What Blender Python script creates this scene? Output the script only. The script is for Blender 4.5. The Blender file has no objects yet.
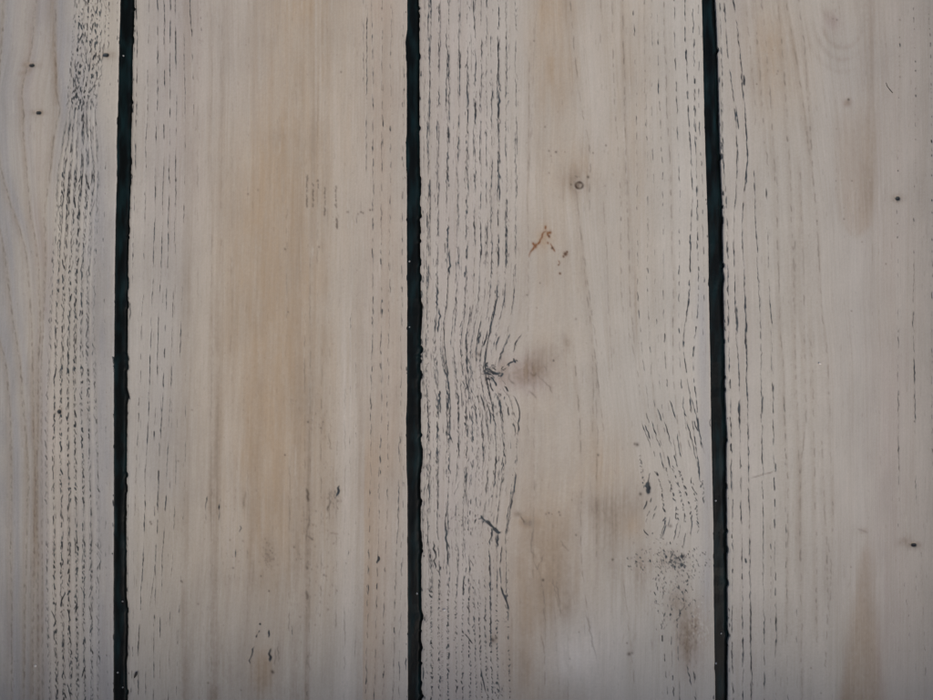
import bpy, math, random
import numpy as np
C = bpy.context.scene
COL = C.collection
# ------------------------------------------------------------------ camera, sky, sun, exposure
S = 0.0005                     # metres per photo pixel: a plank is about 14.5 cm wide
CAM_H = 0.40
def W(u, v, z=0.0):            # plank-plane coordinates (in photo pixels) to metres
    return ((u - 466.5) * S, (350.0 - v) * S, z)
cam_d = bpy.data.cameras.new('camera'); cam = bpy.data.objects.new('camera', cam_d); COL.objects.link(cam)
cam.location = (0, 0, CAM_H); cam.rotation_euler = (0, 0, 0)
cam_d.sensor_width = 36; cam_d.lens = 36 * CAM_H / (933 * S); cam_d.clip_start = 0.01; cam_d.clip_end = 500
C.camera = cam
world = bpy.data.worlds.new('World'); C.world = world; world.use_nodes = True
wn = world.node_tree.nodes; wl = world.node_tree.links
SUN_EL, SUN_AZ = math.radians(46), math.radians(150)      # azimuth clockwise from +Y
sky = wn.new('ShaderNodeTexSky'); sky.sky_type = 'NISHITA'; sky.sun_disc = False
sky.sun_elevation = SUN_EL; sky.sun_rotation = SUN_AZ; sky.dust_density = 4.0; sky.air_density = .7; sky.ozone_density = .4
wn['Background'].inputs['Strength'].default_value = 0.15
wl.new(sky.outputs[0], wn['Background'].inputs['Color'])
sd = bpy.data.lights.new('sun', 'SUN'); sun = bpy.data.objects.new('sun', sd); COL.objects.link(sun)
sd.energy = 0.6; sd.angle = math.radians(50); sd.color = (1.0, 0.93, 0.84)
from mathutils import Vector
sdir = Vector((math.sin(SUN_AZ) * math.cos(SUN_EL), math.cos(SUN_AZ) * math.cos(SUN_EL), math.sin(SUN_EL)))
sun.rotation_euler = sdir.to_track_quat('Z', 'Y').to_euler()
sun.location = (0, 0, 3)
vs_ = C.view_settings; vs_.view_transform = 'Standard'; vs_.look = 'None'; vs_.exposure = 0.22; vs_.gamma = 1
vs_.use_curve_mapping = False

# ------------------------------------------------------------------ helpers
rng = np.random.default_rng(7); random.seed(7)
def tag(o, label=None, cat=None, group=None, kind=None):
    if label: o['label'] = label
    if cat: o['category'] = cat
    if group: o['group'] = group
    if kind: o['kind'] = kind
def smooth1(a, k):
    x = np.arange(-3 * k, 3 * k + 1); g = np.exp(-x * x / (2 * k * k)); g /= g.sum()
    return np.convolve(np.pad(a, 3 * k, mode='edge'), g, 'valid')
def blur2(a, k):
    x = np.arange(-3 * k, 3 * k + 1); g = np.exp(-x * x / (2.0 * k * k)); g /= g.sum()
    p = np.pad(a, ((3 * k, 3 * k), (0, 0)), mode='edge'); o = sum(g[i] * p[i:i + a.shape[0]] for i in range(len(g)))
    p = np.pad(o, ((0, 0), (3 * k, 3 * k)), mode='edge'); return sum(g[i] * p[:, i:i + a.shape[1]] for i in range(len(g)))
def vnoise(shape, cy, cx, seed):                     # smooth value noise, cells cy x cx
    r = np.random.default_rng(seed); h, w = shape
    g = r.uniform(-1, 1, (h // cy + 3, w // cx + 3))
    y = np.arange(h) / cy; x = np.arange(w) / cx
    yi = y.astype(int); xi = x.astype(int); fy = y - yi; fx = x - xi
    fy = (fy * fy * (3 - 2 * fy))[:, None]; fx = (fx * fx * (3 - 2 * fx))[None]
    a = g[yi][:, xi]; b = g[yi][:, xi + 1]; c = g[yi + 1][:, xi]; d = g[yi + 1][:, xi + 1]
    return (a * (1 - fx) + b * fx) * (1 - fy) + (c * (1 - fx) + d * fx) * fy

U0, U1, V0, V1, SS = -130, 1060, -170, 870, 2          # the worked area, in photo pixels
NX, NY = (U1 - U0) * SS, (V1 - V0) * SS
CH = {k: np.zeros((NY, NX), np.float32) for k in ('pore', 'poreb', 'tan', 'brn', 'wht', 'pur', 'rust', 'cool')}
uu = (U0 + (np.arange(NX) + .5) / SS)[None]; vv = (V0 + (np.arange(NY) + .5) / SS)[:, None]
VS = np.arange(V0, V1)                                # one sample per pixel row
def curve(pts, k=9):
    p = sorted(pts); return smooth1(np.interp(VS, [a for a, b in p], [b for a, b in p]), k)
BUF = {}; WK = 1.08
def splat(ch, x, y, w, a):                            # queue soft dots
    BUF.setdefault(ch, []).append((np.atleast_1d(x), np.atleast_1d(y), np.broadcast_to(w, np.shape(np.atleast_1d(x))).copy(), np.broadcast_to(a, np.shape(np.atleast_1d(x))).copy()))
def flush():
    for ch, L in BUF.items():
        x, y, w, a = (np.concatenate([l[i] for l in L]) for i in range(4))
        cx = (x - U0) * SS - .5; cy = (y - V0) * SS - .5
        ix = np.round(cx).astype(int); iy = np.round(cy).astype(int)
        rad = np.ceil(w * SS * 1.9).astype(int)
        for r in np.unique(rad):
            m = rad == r
            mx, my, mix, miy, mw, ma = cx[m], cy[m], ix[m], iy[m], w[m] * SS, a[m]
            for dy in range(-r, r + 1):
                for dx in range(-r, r + 1):
                    X = mix + dx; Y = miy + dy
                    ok = (X >= 0) & (X < NX) & (Y >= 0) & (Y < NY)
                    val = ma * np.exp(-((X - mx) ** 2 + (Y - my) ** 2) / (mw * mw))
                    np.maximum.at(CH[ch], (Y[ok], X[ok]), val[ok].astype(np.float32))
    BUF.clear()
def stroke(ch, pts, w=.6, a=1., taper=.35, wob=.25, rough=.35):   # a line of any shape, in pixels (u, v)
    p = np.array(pts, float); seg = np.r_[0, np.cumsum(np.hypot(*np.diff(p, axis=0).T))]
    n = max(3, int(seg[-1] / .45)); s = np.linspace(0, seg[-1], n)
    x = np.interp(s, seg, p[:, 0]); y = np.interp(s, seg, p[:, 1])
    if n > 12: x = smooth1(x, 2); y = smooth1(y, 2)
    q = np.interp(s, np.arange(0, seg[-1] + 6, 3), rng.normal(0, 1, len(np.arange(0, seg[-1] + 6, 3))))
    q2 = np.interp(s, np.arange(0, seg[-1] + 8, 4), rng.uniform(0, 1, len(np.arange(0, seg[-1] + 8, 4))))
    t = np.linspace(0, 1, n); tp = np.minimum(1, np.minimum(t, 1 - t) / max(taper * .5, 1e-3) * .6 + .4)
    splat(ch, x + q * wob, y, WK * w * (tp * .6 + .4) * (1 - .3 * q2), a * tp * (1 - rough * q2))
def row(pts, n=2, w=.55, a=.85, dl=12, gap=4, jit=.8, vr=(-170, 870), prof=None, ch='pore', slant=0., wob=.3, k=9):
    c = curve(pts, k) + np.interp(VS, np.arange(V0, V1 + 40, 26), rng.normal(0, .32, len(np.arange(V0, V1 + 40, 26))))
    for s in range(n):
        off = (s - (n - 1) / 2) * jit * 1.3
        drift = np.interp(VS, np.arange(V0, V1 + 30, 22), rng.normal(0, jit * .4, len(np.arange(V0, V1 + 30, 22))))
        v = vr[0] + rng.uniform(0, dl)
        while v < vr[1]:
            L = dl * rng.lognormal(0, .55); pr = 1. if prof is None else np.interp(v, [p[0] for p in prof], [p[1] for p in prof])
            if rng.uniform() < pr:
                vm = np.arange(v, min(v + L, V1 - 1) + .01, max(.6, min(3, L / 4)))
                if len(vm) > 1:
                    x = np.interp(vm, VS, c + drift) + off + rng.normal(0, jit * .2)
                    sl = slant * rng.normal(0, 1) * (vm - vm.mean())
                    stroke(ch, np.c_[x + sl, vm], w * rng.uniform(.75, 1.2), a * rng.uniform(.55, 1.05) * (.55 + .45 * pr), wob=wob)
            v += L + gap * rng.lognormal(0, .6)
def dots(ch, u, v, ru, rv, n, w=.6, a=.8, ln=0, ang=90):
    for _ in range(n):
        x = u + rng.normal(0, ru * .5); y = v + rng.normal(0, rv * .5)
        if ln:
            t = math.radians(ang + rng.normal(0, 22)); l = ln * rng.uniform(.5, 1.4) / 2
            stroke(ch, [(x - math.cos(t) * l, y - math.sin(t) * l), (x, y), (x + math.cos(t) * l, y + math.sin(t) * l)], w * rng.uniform(.7, 1.2), a * rng.uniform(.6, 1))
        else: splat(ch, x, y, w * rng.uniform(.7, 1.2), a * rng.uniform(.5, 1))
N1 = vnoise((NY, NX), 60, 14, 1); N2 = vnoise((NY, NX), 16, 8, 2); N3 = vnoise((NY, NX), 5, 4, 3)
def blob(ch, u, v, ru, rv, a, rot=0., nz=.35):
    c, s = math.cos(math.radians(rot)), math.sin(math.radians(rot)); R = max(ru, rv) * 3
    i0, i1 = max(0, int((v - R - V0) * SS)), min(NY, int((v + R - V0) * SS)); j0, j1 = max(0, int((u - R - U0) * SS)), min(NX, int((u + R - U0) * SS))
    dx = uu[:, j0:j1] - u; dy = vv[i0:i1] - v
    x = (dx * c + dy * s) / ru; y = (-dx * s + dy * c) / rv
    n = 1 + nz * (N1[i0:i1, j0:j1] + .6 * N2[i0:i1, j0:j1])
    CH[ch][i0:i1, j0:j1] += a * np.exp(-(x * x + y * y) * n.clip(.3)) * n
def band(ch, pts, wl, wr, a, vr, fade=30, nz=.25):   # soft strip along the grain, different softness left and right
    c = np.interp((VS), [p[0] for p in sorted(pts)], [p[1] for p in sorted(pts)]); c = smooth1(c, 8)
    cc = np.interp(vv[:, 0], VS, c)[:, None]
    d = uu - cc; g = np.where(d < 0, np.exp(-(d / wl) ** 2), np.exp(-(d / wr) ** 2))
    f = 1 / (1 + np.exp(-(vv - vr[0]) / fade * 4)) / (1 + np.exp((vv - vr[1]) / fade * 4))
    CH[ch] += (a * g * f * (1 + nz * N1)).astype(np.float32)

# ------------------------------------------------------------------ seam outlines (v: u)
E1L = [(-170, 124), (0, 120.1), (50, 118.3), (100, 117.5), (140, 115.9), (175, 116.3), (230, 114.7), (300, 113.9), (400, 113.2), (525, 113.2), (600, 112.7), (870, 113.4)]
E1R = [(-170, 138), (0, 134.3), (50, 132.7), (100, 132), (140, 130.7), (175, 130.7), (195, 129.9), (230, 128.6), (260, 127.8), (350, 127.3), (388, 127), (396, 128.8), (404, 127), (525, 126), (598, 126.1), (603, 127.4), (655, 127.4), (664, 126.2), (700, 127.3), (870, 128)]
E2L = [(-170, 407), (0, 407), (30, 407), (42, 405.2), (50, 405.6), (62, 406.5), (225, 406.7), (300, 407.1), (405, 406.7), (418, 406), (470, 406.3), (485, 407.2), (560, 407.5), (870, 408)]
E2R = [(-170, 419), (0, 419), (60, 419.8), (130, 419.4), (180, 420.3), (225, 419.9), (275, 420.6), (300, 421.2), (305, 423), (322, 422), (345, 420.5), (410, 420.9), (442, 421), (450, 422.9), (466, 422), (474, 420.6), (536, 420.9), (545, 422.9), (560, 421.3), (608, 421.5), (615, 422.9), (632, 421.2), (870, 422)]
E3L = [(-170, 697.5), (0, 702), (50, 703.3), (90, 704), (130, 705), (175, 706.4), (235, 708.4), (300, 709.2), (355, 710.5), (400, 711), (450, 712), (525, 713.6), (600, 714.1), (700, 715.6), (870, 717)]
E3R = [(-170, 711.5), (0, 716.2), (50, 718.2), (90, 719.5), (130, 720.5), (175, 721.8), (190, 722.7), (235, 723.9), (270, 724.2), (278, 725.6), (288, 724.4), (355, 725.7), (400, 726.4), (435, 728), (452, 727.2), (525, 727.9), (600, 728.5), (630, 728.6), (635, 730.2), (641, 728.8), (700, 728.5), (870, 729.5)]
def edge(pts, amp, seed):
    r = np.random.default_rng(seed)
    e = smooth1(np.interp(VS, [a for a, b in pts], [b for a, b in pts]), 1)
    n = np.interp(VS, np.arange(V0, V1 + 8, 3), r.normal(0, 1, len(np.arange(V0, V1 + 8, 3)))) * amp * .6
    n += np.interp(VS, np.arange(V0, V1 + 40, 17), r.normal(0, 1, len(np.arange(V0, V1 + 40, 17)))) * amp * .7
    return e + n
def chips(e, seed, amp, n):
    r = np.random.default_rng(seed); e = e.copy()
    for _ in range(n):
        v = r.uniform(V0, V1); h = r.uniform(1, 4); e += amp * r.uniform(.3, 1.4) * np.exp(-np.abs((VS - v) / h) ** 5)
    return e
SEAM = [(chips(edge(E1L, .12, 11), 1, -.5, 16), chips(edge(E1R, .18, 12), 2, .9, 26)), (chips(edge(E2L, .1, 13), 3, -.5, 18), chips(edge(E2R, .19, 14), 4, .9, 60)), (chips(edge(E3L, .08, 15), 5, -.4, 14), chips(edge(E3R, .16, 16), 6, .9, 30))]

# ------------------------------------------------------------------ plank 1 (left)
VV1 = [0, 50, 110, 170, 225, 290, 340, 400, 470, 520, 600, 700]
LZ = [75, 73, 67, 58, 55, 51, 50, 47, 46, 47, 47, 50]; RZ = [105, 104, 94, 99, 96, 93.5, 93, 95, 97, 98, 98, 98]
rows1 = []
for i in range(8):
    f = i / 7; pts = [(v, l + (r - l) * f) for v, l, r in zip(VV1, LZ, RZ)]; rows1.append(pts)
    amp = [.6, .9, 1, 1, 1, .95, .8, .6][i]
    row(pts, n=3, w=.55, a=1.25 * amp, dl=4.2, gap=2.6, jit=.75, slant=.16, wob=.25, vr=(-170, 108))
    row(pts, n=3, w=.48, a=1.1 * amp, dl=24, gap=2.5, jit=.6, wob=.3, vr=(104, 188))
    row(pts, n=3, w=.48, a=1.15 * amp, dl=6, gap=1.6, jit=.75, slant=.15, wob=.4, vr=(170, 370))
    row(pts, n=2, w=.56, a=1.25 * amp, dl=3.8, gap=1.8, jit=.8, slant=.2, wob=.35, vr=(366, 500)); row(pts, n=1, w=.45, a=.8 * amp, dl=4, gap=2, jit=1.2, slant=.1, wob=.3, vr=(366, 870))
    row(pts, n=3, w=.48, a=.95 * amp, dl=9, gap=3.0, jit=.6, slant=.05, wob=.3, vr=(498, 545))
    row(pts, n=3, w=.52, a=1.25 * amp, dl=4.2, gap=2.2, jit=.7, slant=.2, wob=.35, vr=(540, 870))
for i in range(7):
    row([(v, l + (r - l) * (i + .5) / 7) for v, l, r in zip(VV1, LZ, RZ)], n=1, w=1.1, a=.7, dl=40, gap=6, jit=.3, ch='wht', wob=.1)
dots('pore', 90, 92, 14, 16, 30, w=.55, a=.9, ln=2.6, ang=70)
row([(0, 108), (50, 107.5), (60, 107)], n=2, dl=3, gap=3, vr=(-170, 46), a=.9)
row([(0, 117), (50, 116.5)], n=1, dl=3, gap=3, vr=(-170, 48), a=.9)
row([(60, 112), (110, 107), (225, 103), (400, 105.5), (700, 106.5)], n=1, w=.45, dl=4, gap=7, a=.7, vr=(60, 870))
row([(110, 100), (225, 99), (400, 101), (700, 102)], n=1, w=.4, dl=4, gap=10, a=.5, vr=(110, 870))
row([(200, 112), (700, 110)], n=1, w=.35, dl=3, gap=20, a=.45)
G1 = [[(-170, 36), (0, 36), (47, 32), (72, 25.7), (92, 20.6), (116, 24.4), (128, 22), (160, 25.7), (213, 30), (257, 38), (334, 41), (358, 38), (470, 37), (870, 40)],
      [(-170, 8), (0, 4), (120, -4), (175, 2), (208, 11.6), (226, 19), (252, 26), (288, 29.6), (334, 32), (409, 33), (468, 35), (870, 30)],
      [(-170, -8), (175, -15), (252, 5), (300, 10), (358, 20), (409, 24), (468, 28), (870, 20)],
      [(-170, -30), (250, -30), (358, 5), (396, 9), (450, 11), (870, 12)],
      [(-170, 60), (0, 56), (50, 55), (95, 57), (108, 60), (130, 55), (170, 50), (213, 44), (257, 46), (320, 43), (400, 41), (870, 44)]]
for g in G1:
    row(g, n=2, w=.5, a=.6, dl=5, gap=4, ch='poreb', wob=.35, jit=.4, k=5); band('brn', g, 5, 1.6, .26, (-200, 900))
    band('cool', [(a, b + 5) for a, b in g], 3, 4, .35, (-200, 900))
for x in (14, 30, 36, 43):
    row([(500, x), (700, x)], n=1, w=.42, a=.45, dl=5, gap=9, vr=(500, 870))
band('pur', [(0, 30), (100, 32), (300, 45), (700, 60)], 16, 22, .35, (-200, 900), nz=.6)
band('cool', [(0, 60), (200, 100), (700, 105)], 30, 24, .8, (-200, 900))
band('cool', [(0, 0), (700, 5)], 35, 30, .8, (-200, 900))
band('brn', [(0, 52), (60, 54), (160, 62)], 6, 4, .25, (-200, 120))
band('brn', [(500, 38), (870, 36)], 12, 8, .08, (540, 900))

band('cool', [(0, 165), (400, 158)], 30, 30, .5, (-200, 500), nz=.1); band('cool', [(0, 240)], 60, 40, .25, (-200, 120), fade=80, nz=.1)
# ------------------------------------------------------------------ plank 2
L2 = [([(0, 136), (50, 137), (100, 136.5), (225, 133), (300, 131.5)], 2, .8, 10, 4, (-170, 282)),
      ([(0, 148), (90, 147.4), (225, 144.6), (400, 139), (470, 135), (600, 133), (700, 131)], 1, .72, 12, 7, (-170, 870)),
      ([(0, 157), (90, 157.6), (225, 154), (400, 149), (470, 145), (560, 143), (650, 137.6)], 2, .9, 16, 6, (-170, 870)),
      ([(0, 163), (90, 164.6), (225, 162), (400, 155.6), (470, 153), (560, 155), (650, 145)], 1, .95, 24, 8, (-170, 870)),
      ([(0, 170), (90, 169.8), (225, 168.5), (400, 162), (470, 159), (560, 155.6), (650, 153)], 2, .85, 14, 6, (-170, 870)),
      ([(0, 175), (90, 176), (225, 175), (400, 170), (470, 167), (560, 162), (650, 159.5)], 1, .9, 22, 7, (-170, 870)),
      ([(0, 183), (90, 185), (225, 184), (400, 177.5), (470, 176), (560, 172), (650, 168.5)], 1, .8, 20, 14, (-170, 870)),
      ([(0, 190), (90, 193.4), (130, 193.4)], 1, .8, 14, 5, (-170, 118)),
      ([(0, 200), (40, 201), (60, 200)], 1, .5, 4, 6, (-170, 44)),
      ([(280, 185), (470, 185), (560, 181), (650, 177.5), (700, 175)], 1, .6, 8, 12, (330, 870))]
for p, n, a, dl, gp, vr in L2: row(p, n=n, a=a * 1.3, w=.47, dl=dl * 1.4, gap=gp, vr=vr, jit=.35, wob=.15, prof=[(-170, .9), (330, .75), (400, .95), (870, .8)])
R2 = [([(0, 363), (90, 363)], 1, .8, 16, 4, (-170, 84)), ([(0, 367), (90, 366.4), (170, 366.4)], 1, 1., 60, 2, (-170, 152)),
      ([(0, 371), (90, 372.8), (250, 372.8), (400, 371.5), (500, 370), (600, 367.6), (700, 366)], 2, .85, 11, 6, (-170, 870)),
      ([(0, 382), (90, 381.8), (250, 381), (400, 381), (500, 379), (600, 376.6), (700, 374)], 2, .8, 10, 6, (-170, 870)),
      ([(0, 391), (90, 390.8), (250, 389.5), (400, 388), (500, 387.4), (600, 384.3), (700, 382)], 2, .75, 8, 7, (-170, 870)),
      ([(400, 400), (500, 398.5), (600, 394.6), (700, 393)], 2, .8, 11, 6, (430, 870)),
      ([(0, 403), (90, 403.6), (250, 402.3), (400, 401), (500, 404), (600, 400.3), (700, 399)], 2, .72, 9, 7, (-170, 870)),
      ([(0, 357), (250, 356), (330, 352)], 1, .45, 12, 18, (130, 300)), ([(300, 350), (400, 350), (700, 348)], 1, .6, 16, 9, (300, 470)),
      ([(300, 356), (700, 355)], 1, .5, 12, 12, (300, 640))]
for p, n, a, dl, gp, vr in R2: row(p, n=n, a=a, w=.5, dl=dl, gap=gp, vr=vr, jit=.6, wob=.25)
for x, v0, v1, a in ((212, -170, 700, .3), (222, -60, 250, .22), (287, 200, 350, .32), (305, 300, 520, .45), (310, 250, 700, .4), (318, 60, 300, .3), (322, 330, 600, .5), (330, 330, 500, .4), (337, 440, 620, .42), (345, 380, 700, .4), (232, 100, 360, .28), (198, -60, 300, .3), (248, 400, 620, .3), (290, 460, 620, .5)):
    row([(v0, x), (v1, x - 1)], n=1, w=.5, a=a * 1.3, dl=18, gap=14, vr=(v0, v1), ch='poreb', jit=.5)
for (x, v, n, l, sp) in ((307, 190, 6, 3, 32), (313, 195, 6, 2, 26), (325, 200, 5, 3, 26), (318, 183, 3, 2, 8), (337, 222, 7, 3, 9), (336, 195, 6, 2, 24)):
    for i in range(n * 3): stroke('poreb', [(x + rng.normal(0, .35), v + rng.uniform(-sp / 2, sp / 2)), (x + rng.normal(0, .35), v + rng.uniform(-sp / 2, sp / 2) * .2 + rng.uniform(-sp / 2, sp / 2) * .8)] if False else [(x + rng.normal(0, .4), (q := v + rng.uniform(-sp / 2, sp / 2))), (x + rng.normal(0, .4), q + l)], .7, .85)
for x, v, a in ((361, 212, .9), (363, 213, .8), (370, 210, 1), (358, 214, .5), (348, 212, .6), (347, 212, .5), (248, 194, .6), (258, 190, .5), (285, 249, .8), (319, 247, .7), (288, 312, .8), (341, 72, .7), (308, 422, .9), (321, 428, .7), (285, 455, .8), (323, 422, .7), (269, 591, 1), (261, 576, .7), (324, 575, .9), (326, 576, .6), (300, 617, .6), (181, 581, 1), (182, 582, .7), (198, 604, .5), (208, 683, .7), (241, 690, .6), (233, 568, .8), (230, 540, .5), (192, 410, .5), (150, 522, .9), (151, 524, .8), (178, 461, .5), (243, 541, .5), (294, 547, .6), (316, 511, .6)):
    splat('poreb', x, v, .95, a)
splat('pore', 260, 624, 1.15, 1.0)
for pts, w, a, ch in (([(208, 495), (206, 505), (205.5, 513)], .85, .8, 'pore'), ([(205.5, 513), (206, 521)], .7, .6, 'pore'), ([(220, 495), (220, 500), (219, 508), (218.6, 521)], .95, .75, 'pore'),
        ([(246, 491), (244, 500), (243, 508)], 1.2, .4, 'poreb'), ([(240, 525), (239, 533)], .8, .7, 'pore'), ([(236, 548), (235, 558)], .8, .7, 'pore'), ([(289, 495), (289, 528)], .55, .6, 'poreb'), ([(290, 528), (292, 540)], .6, .6, 'pore'),
        ([(307, 488), (308, 502)], 1.3, .8, 'poreb'), ([(339, 485), (338, 492), (335, 500)], 1.2, 1, 'pore'), ([(331, 500), (328, 507), (327.5, 513)], 1.1, .95, 'poreb'), ([(331, 490), (329, 500)], .8, .7, 'poreb'), ([(311, 513), (307, 530), (306, 541)], 1., .7, 'poreb'), ([(306, 535), (313, 540)], 1.1, .8, 'poreb'),
        ([(307, 560), (307, 570)], 1.3, .8, 'poreb'), ([(307, 590), (308, 600)], 1.5, .8, 'poreb'), ([(308, 655), (307, 665)], 1.4, .6, 'poreb'), ([(330, 533), (339, 534)], .7, .6, 'poreb'),
        ([(260, 630), (256, 638)], .9, .9, 'pore'), ([(254, 646), (251.5, 655), (249.5, 665)], .9, .9, 'pore'), ([(269, 629), (268, 638)], 1., .9, 'pore'), ([(271, 648), (270.5, 655), (270, 662)], 1.5, .95, 'pore'), ([(278, 640), (278.5, 662)], .7, .7, 'poreb'), ([(272, 671), (273, 673)], 1.6, 1, 'poreb'), ([(275, 648), (275, 665)], .9, .8, 'poreb'),
        ([(291, 625), (292, 636)], .8, .8, 'pore'), ([(316, 606), (317, 615)], .6, .6, 'pore'), ([(348, 549), (348, 556)], .8, .8, 'pore'), ([(378, 556), (378, 564)], 1.2, 1, 'pore'), ([(307, 697), (307.5, 690)], .7, .7, 'pore')):
    stroke(ch, pts, w, a, wob=.5, rough=.7)
dots('poreb', 269, 556, 7, 14, 50, w=.8, a=.5); dots('poreb', 335, 215, 5, 8, 10, w=.5, a=.6)
dots('poreb', 292, 400, 5, 4, 14, w=.5, a=.4); dots('poreb', 200, 42, 4, 3, 6, w=.5, a=.5); dots('poreb', 195, 128, 4, 2, 5, w=.6, a=.6); dots('poreb', 308, 535, 6, 40, 26, w=.6, a=.5)
band('tan', [(0, 290), (300, 275), (700, 275)], 95, 98, .72, (-300, 620), fade=160, nz=.15)
band('tan', [(0, 268), (250, 270), (420, 270), (560, 268)], 30, 34, .22, (140, 560), fade=90, nz=.1)
band('tan', [(450, 366), (700, 364)], 1.5, 26, .65, (430, 900), fade=60); band('tan', [(0, 385), (400, 390)], 16, 16, .35, (-300, 480))
band('wht', [(0, 240), (200, 236)], 7, 10, .35, (-300, 170), fade=80); band('wht', [(0, 333), (330, 343), (700, 340)], 8, 6, .28, (60, 900), fade=80)
band('wht', [(360, 347), (700, 346)], 5, 8, .5, (380, 900), fade=60); band('wht', [(0, 208), (700, 200)], 8, 14, .25, (-200, 900)); band('wht', [(350, 230), (600, 232)], 6, 9, .35, (380, 900), fade=60)
band('wht', [(0, 150), (700, 140)], 30, 30, .28, (-200, 900)); band('pur', [(0, 175), (250, 165)], 35, 50, .45, (-200, 240), fade=100); band('pur', [(0, 385), (700, 380)], 30, 24, .3, (-200, 900))
band('brn', [(0, 314), (700, 306)], 2, 5, .28, (60, 800), fade=60); band('brn', [(0, 219), (700, 216)], 7, 2, .24, (280, 900), fade=60); band('brn', [(0, 212), (700, 210)], 3, 2, .2, (-200, 500)); band('brn', [(0, 185), (700, 182)], 2, 7, .12, (-200, 900))
band('brn', [(0, 275), (700, 250)], 8, 3, .2, (360, 600)); blob('brn', 269, 552, 7, 14, .5); blob('tan', 262, 672, 11, 24, .8); blob('brn', 262, 672, 10, 22, .25); blob('brn', 330, 495, 12, 20, .22); blob('brn', 277, 137, 8, 9, .22); blob('brn', 258, 325, 10, 22, .2)
blob('brn', 310, 400, 9, 26, .2); blob('brn', 212, 505, 9, 14, .28); blob('brn', 244, 500, 2.5, 10, .35); blob('brn', 300, 580, 20, 60, .12); blob('brn', 240, 580, 28, 7, .15); blob('brn', 300, 500, 30, 7, .1)
for x in (316, 320.5, 345, 351): band('wht', [(0, x), (700, x - 1)], 1.1, 1.1, .5, (-200 if x < 330 else 300, 130 if x < 330 else 430), fade=60)

for x, wl_, wr_, a_, v0, v1 in ((213, 4, 7, .3, 380, 900), (204, 5, 2, .22, 420, 900), (221, 6, 2, .2, -200, 500), (232, 2, 6, .15, 100, 700), (300, 9, 2, .22, 60, 620), (296, 3, 8, .2, 420, 900), (309, 4, 4, .3, 380, 720), (325, 5, 2, .2, 0, 560), (338, 7, 2, .22, 440, 640), (252, 10, 3, .2, 520, 900), (360, 2, 4, .2, 300, 900), (395, 4, 8, .15, 400, 900), (283, 6, 2, .18, 380, 900), (188, 3, 3, .15, -200, 900)):
    band('brn', [(-170, x + 3), (300, x + 1), (700, x - 3)], wl_, wr_, a_ * .65, (v0, v1), fade=70, nz=.5)
blob('brn', 210, 680, 60, 60, .22); blob('brn', 300, 690, 80, 40, .15); blob('brn', 180, 560, 30, 120, .1)
for x in (141, 152.5, 160.5, 172.5): row([(-170, x + 6), (300, x + 2), (700, x - 8)], n=1, w=.4, a=.6, dl=9, gap=14, jit=.4, wob=.15)
# ------------------------------------------------------------------ plank 3
def extra3():
    for u0 in (434.5, 443.5, 453.5, 463, 471, 495.5, 502.5, 511):            # short in-between rows
        row(g3(u0), n=1, w=.45, a=.9, dl=14, gap=5, jit=.5, wob=.3, vr=(-170, 600), prof=[(-170, .25), (330, .3), (380, .8), (470, .8), (500, .4), (600, .4)])
V3 = [0, 90, 250, 300, 345, 371, 400, 450, 500, 530, 560, 620, 700]
GU = [[422, 422, 422, 422, 421.5, 422, 422.5, 422, 422.5, 422, 423, 424, 424], [429, 429, 428, 427, 425.5, 426, 427, 428, 428, 427, 430, 430.5, 431], [449, 448.5, 447, 446, 441.5, 446.5, 448.6, 449, 447.5, 447, 449, 448, 448],
      [468, 467.5, 466.4, 465, 460, 463, 466, 466.5, 464, 462, 464.5, 462, 463], [481, 481, 481, 479, 471, 471, 474, 478.5, 475, 473, 474, 474, 477],
      [492, 492, 492, 490, 481.5, 479, 485, 491, 486, 483, 485.5, 485, 488], [507, 506.3, 506.8, 504, 494, 488, 500, 505, 499, 495, 497, 496, 498], [515, 516, 516, 514, 505, 497, 511, 518, 511, 507, 506, 508, 510], [534, 532, 530, 530, 528, 528, 528, 528, 526, 526, 524, 526, 528]]
R0 = [g[1] for g in GU]
def g3(u0): return [(v, float(np.interp(u0, R0, [g[i] for g in GU]))) for i, v in enumerate(V3)]
extra3()
A3 = [(424.5, .6, 2), (430, 1, 4), (438.5, 1, 3), (448.5, 1.05, 4), (459, .85, 3), (467.5, 1.05, 3), (475, 1, 2), (481, .9, 2), (486.5, .9, 2), (492, .9, 2), (498.8, 1.1, 2), (506.5, .95, 2), (516, .8, 2)]
for u0, a, n in A3:
    p = g3(u0); kn = u0 > 478
    for k_ in range(n):
        o = (k_ - n // 2) * 1.15
        q = [(v, x + o) for v, x in p]; pw = 1. if (k_ == n // 2) else .62
        pr = [(-170, .95 * pw), (345, .95 * pw), (356, .15 if kn else .9 * pw), (380, .15 if kn else .9 * pw), (392, .95 * pw), (870, .95 * pw)]
        row(q, n=1, w=.48, a=a * 1.2, dl=38, gap=2.0, jit=.3, wob=.25, vr=(-170, 345), prof=pr)
        row(q, n=1, w=.5, a=a * 1.2, dl=22, gap=1.8, jit=.4, wob=.38, vr=(342, 470), prof=pr)
        row(q, n=1, w=.48, a=a * 1.15, dl=28, gap=3, jit=.35, wob=.22, vr=(468, 585), prof=[(468, .85 * pw), (515, .8 * pw), (518, .4 * pw if 445 < u0 < 505 else pw), (532, .4 * pw if 445 < u0 < 505 else pw), (540, .8 * pw), (585, .9 * pw)])
    row(p, n=3, w=.44, a=a * 1.05, dl=4.0, gap=2.2, jit=1.0, slant=.15, wob=.35, vr=(-170, 590), prof=[(-170, .45), (300, .5), (360, .85 if not kn else .3), (385, .9), (470, .85), (500, .6), (590, .6)])
    row(p, n=2, w=.56, a=a * 1.25, dl=2.4, gap=1.5, jit=.6, slant=.35, wob=.35, vr=(578, 870), prof=[(578, .5), (600, .95), (870, .9)])
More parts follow.
